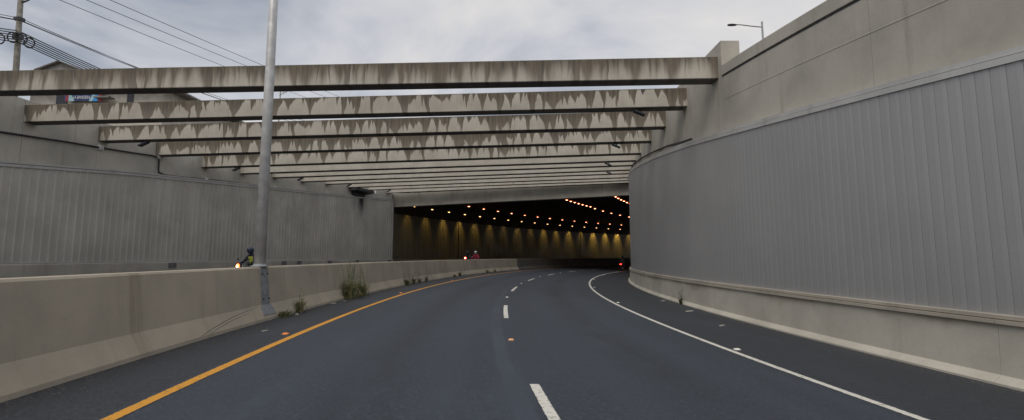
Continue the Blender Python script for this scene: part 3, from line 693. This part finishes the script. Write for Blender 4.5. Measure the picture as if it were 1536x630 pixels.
# ------------------------------------------------------------------ above the cutting: street lamp on the right
lx, ly, lz = 14.02, 25., 7.7
sl_ = thing('street_lamp', 'slim street lamp with a single arm behind the right wall', 'street lamp', (lx, ly, lz))
MB().tube([(lx + .04, ly, lz), (lx, ly, 14.62)], .075, 10, r2=.05).build('post', 'galvanised_dull', sl_)
MB().tube([(lx, ly, 14.3), (lx - .6, ly, 14.36), (lx - 1.2, ly, 14.44), (lx - 1.5, ly, 14.45)], .03, 8).build('arm', 'galvanised_dull', sl_)
MB().lathe([(.02, -.28), (.09, -.2), (.11, 0), (.08, .2), (.03, .27)], (lx - 1.68, ly, 14.43), 12, Matrix.Rotation(radians(90), 4, 'Y'), (.55, 1, 1)).build('lantern', 'dark_metal', sl_)

# left street: utility poles, cables, houses
def X_(u, y): return (u - 768) / 700 * y
CP, SP = cos(radians(5.718)), sin(radians(5.718))
def W_(u, v, y):                                  # world point seen at (u, v) at depth y: used to measure where far things stand
    x, t = (u - 768) / 700, -(v - 315) / 700; k = y / (CP - t * SP); return Vector((x * k, y, 1.5 + k * (SP + t * CP)))
up = thing('utility_pole', 'concrete utility pole with cable coils at the upper left', 'utility pole', W_(19, 140, 40))
base, topp = W_(18.5, 230, 40), W_(33.5, -40, 40)
base.z = 7.0
ax = (topp - base).normalized()
MB().tube([base, (base + topp) / 2, topp], .25, 12, r2=.19).build('shaft', 'wood_pole', up)
c0 = W_(29, 29, 40)
MB().box(c0, (.62, .45, .3)).build('cable_clamp', 'dark_metal', up)
MB().box(W_(27, 55, 40), (.6, .45, .5)).build('cable_clamp', 'dark_metal', up)
MB().tube([W_(34, 3, 40), W_(38, 2, 39.8), W_(44, 0, 39.6)], .1, 8, r2=.05).build('bracket', 'dark_metal', up)
for i, (u, v) in enumerate(((19, 56), (33, 58), (44, 64), (-1, 58))):
    mb = MB(); c = W_(u, v, 39.6); r = .47
    mb.tube([c + Vector((r * cos(t) * .62, r * cos(t) * .35, r * sin(t))) for t in [2 * pi * k / 20 for k in range(21)]], .055, 6, cap=False)
    tag(mb.build('cable_coil', 'cable_black'), ['leftmost small coil of black cable hanging on the lines beside the pole', 'coil of black cable hanging against the utility pole', 'coil of black cable hanging just right of the utility pole', 'coil of black cable cut by the left edge of the picture'][i], 'cable coil', 'cable coils at the utility pole')
def cable(p0, p1, sag, r, label):
    a, b = Vector(p0), Vector(p1); n = 24
    mb = MB(); mb.tube([a.lerp(b, t / n) - Vector((0, 0, sag * 4 * (t / n) * (1 - t / n))) for t in range(n + 1)], r, 5)
    return tag(mb.build('overhead_cable', 'cable_black'), label, 'cable', 'overhead cables at the left')
far = 92
for i, (n0, n1, lab) in enumerate((((100, 0), (330, 93), 'lowest of the three thin single wires crossing the sky'), ((140, 0), (365, 93), 'middle of the three thin single wires crossing the sky'), ((175, 0), (392, 93), 'highest of the three thin single wires crossing the sky'))):
    m_ = (n1[1] - n0[1]) / (n1[0] - n0[0])
    f0 = (n0[0] - 420, n0[1] - 420 * m_); f1 = (n0[0] + 385, n0[1] + 385 * m_)
    cable(W_(*f0, 22), W_(*f1, far), .35, .028, lab)
for i, (v0, v1, x1) in enumerate(((27, 88, 180), (30, 97, 205), (31, 99, 205))):
    m_ = (v1 - v0) / (x1 - 30); cable(W_(-170, v0 - 200 * m_ * .75, 26), W_(30, v0, 40), .3, .028, ['upper wire arriving at the pole top clamp', 'middle wire arriving at the pole top clamp', 'lower wire arriving at the pole top clamp'][i])
    cable(W_(30, v0, 40), W_(30 + 430, v0 + 430 * m_ * .92, far), 1.0, .03, ['upper wire leaving the pole top clamp to the right', 'middle wire leaving the pole top clamp to the right', 'lower wire leaving the pole top clamp to the right'][i])
for i in range(6):
    v0 = 46 + i * 3.4; m_ = .385 - i * .004
    cable(W_(-170, v0 - 200 * .25, 26), W_(27, v0, 40), .3, .045, f'thick black wire in the lower bundle left of the pole, {ORD[i]} from the top')
    cable(W_(27, v0, 40), W_(27 + 400, v0 + 400 * m_, far), 1.3, .05, f'thick black wire in the lower bundle right of the pole, {ORD[i]} from the top')
p2 = thing('utility_pole', 'small distant utility pole with crossarm seen between the first two beams', 'utility pole', W_(419, 150, far))
bb = W_(419, 150, far); bb.z = 7.5; tt = W_(421, 131, far)
MB().tube([bb, tt], .13, 8, r2=.10).build('shaft', 'wood_pole', p2)
MB().tube([W_(419, 143, far), W_(437, 134, far), W_(452, 132, far)], .05, 6).build('crossarm', 'dark_metal', p2)
for u in (425, 429, 433): MB().tube([W_(u, 141 - (u - 419) * .4, far), W_(u + 2, 135 - (u - 419) * .4, far)], .06, 6).build('insulator', 'dark_metal', p2)

# house with the shop sign, just left of the cutting
def house(name, label, x0, x1, y0, y1, z0, z1, wall, roofm, ridge, eave=.5, along='y'):
    h = thing(name, label, 'house', ((x0 + x1) / 2, (y0 + y1) / 2, z0))
    wl_ = MB().box(((x0 + x1) / 2, (y0 + y1) / 2, (z0 + z1) / 2), (x1 - x0, y1 - y0, z1 - z0))
    xm, ym = (x0 + x1) / 2, (y0 + y1) / 2
    if along == 'y' and ridge > .3:
        for y in (y0, y1): wl_.face([(x0, y, z1), (x1, y, z1), (xm, y, z1 + ridge)])
    wl_.build('wall', wall, h)
    rf = MB(); t = .12
    def slab(q):
        q = [Vector(v) for v in q]; r_ = [v + Vector((0, 0, t)) for v in q]; rf.face(r_); rf.face(q[::-1])
        for i in range(4): rf.face([q[i], q[(i + 1) % 4], r_[(i + 1) % 4], r_[i]])
    k = ridge / ((x1 - x0) / 2)
    slab([(x0 - eave, y0 - eave, z1 - eave * k + .01), (xm, y0 - eave, z1 + ridge + .01), (xm, y1 + eave, z1 + ridge + .01), (x0 - eave, y1 + eave, z1 - eave * k + .01)])
    slab([(xm, y0 - eave, z1 + ridge + .012), (x1 + eave, y0 - eave, z1 - eave * k + .012), (x1 + eave, y1 + eave, z1 - eave * k + .012), (xm, y1 + eave, z1 + ridge + .012)])
    rf.build('roof', roofm, h); return h
# low front building: its street face shows between the first and the second beam
YF = 31.
A_, B_ = W_(46, 139, YF), W_(246, 138, YF)
hs = house('shop_house', 'low cream building with shop sign, seen between the first two beams at the left', A_.x, B_.x, YF, YF + 10, 7.4, A_.z + .25, 'render_cream', 'roof_sheet', .35, .9)
def panel(u0, u1, v0, v1, y, mat, name, parent, th=.06):
    a_, b_ = W_(u0, v0, y), W_(u1, v1, y); return MB().box(((a_.x + b_.x) / 2, y - th / 2, (a_.z + b_.z) / 2), (abs(b_.x - a_.x), th, abs(a_.z - b_.z))).build(name, mat, parent)
panel(86, 100, 143.5, 165, YF - .005, 'glass_dark', 'window', hs); panel(192, 199, 141, 165, YF - .005, 'glass_dark', 'window', hs, .05)
panel(150, 172, 147.5, 149.6, YF - .15, 'roof_sheet', 'awning', hs, .5)
SGY = YF - .25
sg = thing('shop_sign', 'blue shop sign with red edges on the building between the first two beams', 'sign', W_(126, 152, SGY))
panel(100, 153, 137, 151.8, SGY, 'sign_blue', 'board', sg, .12)
panel(100, 102.4, 136.8, 152, SGY - .121, 'sign_red', 'edge_strip', sg, .03); panel(148.4, 152.8, 136.8, 152, SGY - .121, 'sign_red', 'edge_strip', sg, .03)
def poly(pts, y, mat, name):
    mb = MB(); f_ = [W_(u, v, y) for u, v in pts]; mb.face([(p_.x, y, p_.z) for p_ in f_]); g_ = [(p_.x, y + .012, p_.z) for p_ in f_]
    n_ = len(pts)
    for i in range(n_): mb.face([(f_[i].x, y, f_[i].z), g_[i], g_[(i + 1) % n_], (f_[(i + 1) % n_].x, y, f_[(i + 1) % n_].z)])
    mb.build(name, mat, sg)
yy = SGY - .136
poly([(102.6, 137.5), (105.5, 138.5), (111.5, 151.6), (102.6, 151.6)], yy, 'sign_pale', 'colour_band')
poly([(141, 137.5), (146, 137.5), (138, 151.6), (133, 151.6)], yy, 'sign_pale', 'colour_band')
poly([(146.2, 137.5), (148.2, 137.5), (148.2, 151.6), (138.4, 151.6)], yy, 'sign_sky', 'colour_band')
tx = bpy.data.curves.new('lettering', 'FONT'); tx.body = 'LA BANDERA'; tx.size = .36; tx.extrude = .006; tx.align_x = 'CENTER'; tx.space_character = .95
to = bpy.data.objects.new('lettering_curve', tx); COL.objects.link(to); bpy.context.view_layer.update()
me = bpy.data.meshes.new_from_object(to.evaluated_get(bpy.context.evaluated_depsgraph_get())); bpy.data.objects.remove(to)
xs = [v.co.x for v in me.vertices]; wt_ = (max(xs) - min(xs)); tgt = abs(W_(135, 145, yy).x - W_(109.5, 145, yy).x)
me.materials.clear(); me.materials.append(M['sign_white'])
lt = bpy.data.objects.new('lettering', me); COL.objects.link(lt); lt.parent = sg
lp = W_(122.3, 148.2, yy); lt.location = Vector((lp.x, yy - .004, lp.z)) - sg.location; lt.rotation_euler = (radians(90), 0, 0); kx = tgt / wt_; lt.scale = (kx, kx * 1.5, 1)
YB = 44.
a_, b_ = W_(57, 101, YB), W_(112, 101, YB)
house('gable_house', 'distant house gable peeking above the first beam at the left', a_.x + .4, b_.x + .6, YB, YB + 9, 7.0, a_.z - .3, 'render_grey', 'roof_sheet', .75, .4)

# ------------------------------------------------------------------ motorcycles and riders
def motorcycle(body, lamp, lamp_mat, tail_mat):     # lamp: headlight height
    """local frame: forward +Y, wheels on z = 0"""
    o = thing('motorcycle', '', 'motorcycle')
    rx = Matrix.Rotation(radians(90), 4, 'Y')
    for y in (-.62, .64):
        wv = MB().lathe([(.20, -.05), (.29, -.05), (.31, -.02), (.31, .02), (.29, .05), (.20, .05)], (0, y, .31), 22, rx).local('wheel', 'rubber', o)
        MB().lathe([(.03, -.055), (.20, -.03), (.20, .03), (.03, .055)], (0, y, .31), 16, rx).local('rim', 'chrome', wv)
    for x in (-.08, .08): MB().tube([(x, .64, .31), (x, .50, .70), (x, .42, .98)], .025, 8).local('fork', 'chrome', o)
    MB().tube([(0, .42, .86), (0, .1, .62), (0, -.3, .58), (0, -.62, .31)], .035, 8).local('frame', 'bike_black', o)
    MB().box((0, .05, .42), (.26, .36, .30)).local('engine', 'dark_metal', o)
    MB().lathe([(.03, -.32), (.11, -.26), (.15, -.05), (.15, .12), (.11, .26), (.03, .3)], (0, .16, .80), 14, Matrix.Rotation(radians(-90), 4, 'X'), (1, .8, 1)).local('fuel_tank', body, o)
    MB().lathe([(.05, -.40), (.12, -.34), (.14, 0), (.11, .3), (.05, .36)], (0, -.38, .76), 12, Matrix.Rotation(radians(-90), 4, 'X'), (1, .45, 1)).local('seat', 'rubber', o)
    MB().lathe([(.02, -.25), (.08, -.2), (.10, .1), (.04, .25)], (0, -.68, .74), 10, Matrix.Rotation(radians(-75), 4, 'X'), (1, .6, 1)).local('tail', body, o)
    MB().tube([(-.38, .30, 1.02), (-.22, .40, 1.05), (0, .42, 1.02), (.22, .40, 1.05), (.38, .30, 1.02)], .018, 8).local('handlebar', 'bike_black', o)
    for x in (-1, 1):
        mr = MB().tube([(.25 * x, .38, 1.05), (.30 * x, .36, 1.2)], .008, 5); mr.lathe([(.02, -.02), (.06, -.01), (.06, .01)], (.31 * x, .36, 1.24), 10, Matrix.Rotation(radians(90), 4, 'X'), (1, .7, 1)).local('mirror', 'bike_black', o)
    MB().lathe([(.03, -.12), (.11, -.06), (.13, .02), (.12, .05)], (0, .54, lamp), 14, Matrix.Rotation(radians(-90), 4, 'X')).local('headlight_shell', body, o)
    MB().lathe([(.115, 0), (.10, .02), (.04, .035)], (0, .592, lamp), 14, Matrix.Rotation(radians(-90), 4, 'X')).local('headlight', lamp_mat, o)
    if lamp_mat.startswith('head'): MB().lathe([(.05, 0), (.045, .012), (.02, .018)], (0, .628, lamp), 12, Matrix.Rotation(radians(-90), 4, 'X')).local('bulb', 'lamp_core', o)
    MB().box((0, -.93, .78), (.20, .05, .09)).local('tail_light', tail_mat, o)
    MB().tube([(.14, .1, .3), (.17, -.3, .28), (.18, -.8, .34)], .045, 10).local('exhaust', 'chrome', o)
    MB().box((0, .66, .63), (.12, .42, .03)).local('mudguard', body, o)
    return o
def rider(jacket, helmet, vest=None):
    o = thing('person', '', 'person')
    J = {'pel': (0, -.26, .90), 'wai': (0, -.20, 1.08), 'che': (0, -.10, 1.30), 'nec': (0, -.03, 1.46), 'hea': (0, .02, 1.58)}
    verts, rad, edg = [], [], []
    def add(c, r, par=None):
        verts.append(c); rad.append(r); i = len(verts) - 1
        if par is not None: edg.append((par, i))
        return i
    pel = add(J['pel'], (.17, .13)); wai = add(J['wai'], (.15, .12), pel); che = add(J['che'], (.18, .13), wai); nec = add(J['nec'], (.06, .06), che); add(J['hea'], (.07, .08), nec)
    for x in (-1, 1):
        sh = add((.19 * x, -.06, 1.38), (.075, .075), che); el = add((.33 * x, .06, 1.14), (.055, .055), sh); add((.355 * x, .25, 1.05), (.038, .038), el)
        hp = add((.11 * x, -.2, .86), (.105, .105), pel); kn = add((.22 * x, .14, .78), (.075, .075), hp); an = add((.19 * x, -.02, .38), (.05, .05), kn); add((.19 * x, .14, .33), (.045, .035), an)
    me = bpy.data.meshes.new('body'); me.from_pydata(verts, edg, []); me.materials.append(M[jacket]); bo = bpy.data.objects.new('body', me); COL.objects.link(bo); bo.parent = o
    sk = bo.modifiers.new('skin', 'SKIN')
    if not me.skin_vertices: me.attributes  # layer is made by the modifier
    for i, r in enumerate(rad): me.skin_vertices[0].data[i].radius = (r[0] * 1.18, r[1] * 1.18)
    me.skin_vertices[0].data[0].use_root = True
    sb = bo.modifiers.new('sub', 'SUBSURF'); sb.levels = sb.render_levels = 2
    bpy.context.view_layer.update()
    em_ = bpy.data.meshes.new_from_object(bo.evaluated_get(bpy.context.evaluated_depsgraph_get())); bo.modifiers.clear(); bo.data = em_
    em_.materials.clear(); em_.materials.append(M[jacket]); em_.materials.append(M['trousers'])
    for p_ in em_.polygons:
        p_.use_smooth = True
        if p_.center.z < .93: p_.material_index = 1
    prof = [(.03, -.13), (.10, -.125), (.125, -.06), (.138, .02), (.125, .09), (.085, .135), (.02, .15)]
    hm = MB().lathe(prof, (0, .03, 1.63), 18, Matrix.Rotation(radians(-8), 4, 'X'), (.96, 1.12, 1)).local('helmet', helmet, o)
    mb = MB(); c = Vector((0, .03, 1.625))
    for k in range(8):
        t0, t1 = radians(25 + 130 * k / 8), radians(25 + 130 * (k + 1) / 8)
        f_ = lambda t, z, r: c + Vector((r * .97 * cos(t), r * 1.13 * sin(t), z))
        mb.face([f_(t0, -.045, .139), f_(t1, -.045, .139), f_(t1, .045, .139), f_(t0, .045, .139)], smooth=True)
    mb.local('visor', 'glass_dark', hm)
    for x in (-1, 1):
        g = MB().box((.36 * x, .30, 1.045), (.085, .08, .04))
        for k in range(4): g.tube([((.33 + .022 * k) * x, .33, 1.055), ((.33 + .022 * k) * x, .365, 1.04), ((.33 + .022 * k) * x, .35, 1.005), ((.33 + .022 * k) * x, .32, 1.0)], .0095, 5)
        g.tube([(.32 * x, .29, 1.04), (.31 * x, .32, 1.02), (.315 * x, .335, 1.0)], .010, 5); g.local('glove', 'rubber', o)
    if vest:
        mb = MB(); ring = []
        for z, y0, rx_, ry_ in ((1.02, -.22, .185, .165), (1.15, -.17, .195, .17), (1.28, -.11, .205, .175), (1.36, -.07, .17, .15)):
            ring.append([(rx_ * cos(t), y0 + ry_ * sin(t), z) for t in [2 * pi * k / 18 for k in range(18)]])
        for A, B in zip(ring, ring[1:]):
            for k in range(18): mb.face([A[k], A[(k + 1) % 18], B[(k + 1) % 18], B[k]], smooth=True)
        mb.local('vest', vest, o)
    return o
def ride(s, d, z, onc, body, lampm, tailm, jacket, helmet, vest, l1, l2, turn=0., lamp=.94):
    x, y, _ = P(s, d, 0); rz = -head(s) + (pi if onc else 0) + turn
    b = motorcycle(body, lamp, lampm, tailm); b.location = (x, y, z); b.rotation_euler = (0, 0, rz); tag(b, l1, 'motorcycle', 'motorcycles on the roads')
    r = rider(jacket, helmet, vest); r.location = (x, y, z); r.rotation_euler = (0, 0, rz); tag(r, l2, 'person', 'motorcycle riders')
ride(20.3, -11.65, ZL + .022, True, 'bike_black', 'headlamp', 'glass_dark', 'jacket_navy', 'helmet_blue', 'vest_yellow', 'motorcycle with a lit orange headlight behind the barrier left of the steel pole', 'person in dark jacket with yellow vest riding a motorcycle left of the steel pole', -.34)
ride(43.3, -8.95, zl_(43.3) + .012, True, 'bike_black', 'headlamp_red', 'glass_dark', 'jacket_black', 'helmet_black', None, 'motorcycle with glowing red-orange headlight at the tunnel mouth', 'person in black riding behind the glowing headlight at the tunnel mouth', 0., 1.12)
ride(42.0, -7.55, zl_(42.) + .01, True, 'bike_red', 'glass_dark', 'glass_dark', 'jacket_red', 'helmet_white', None, 'motorcycle without lit lamp at the tunnel mouth', 'person in red jacket and white helmet riding at the tunnel mouth')
ride(57.5, 3.55, zr(3.55), False, 'bike_black', 'glass_dark', 'tail_red', 'jacket_black', 'helmet_black', None, 'motorcycle with a red tail light inside the tunnel by the right wall', 'person in black riding away inside the tunnel by the right wall')
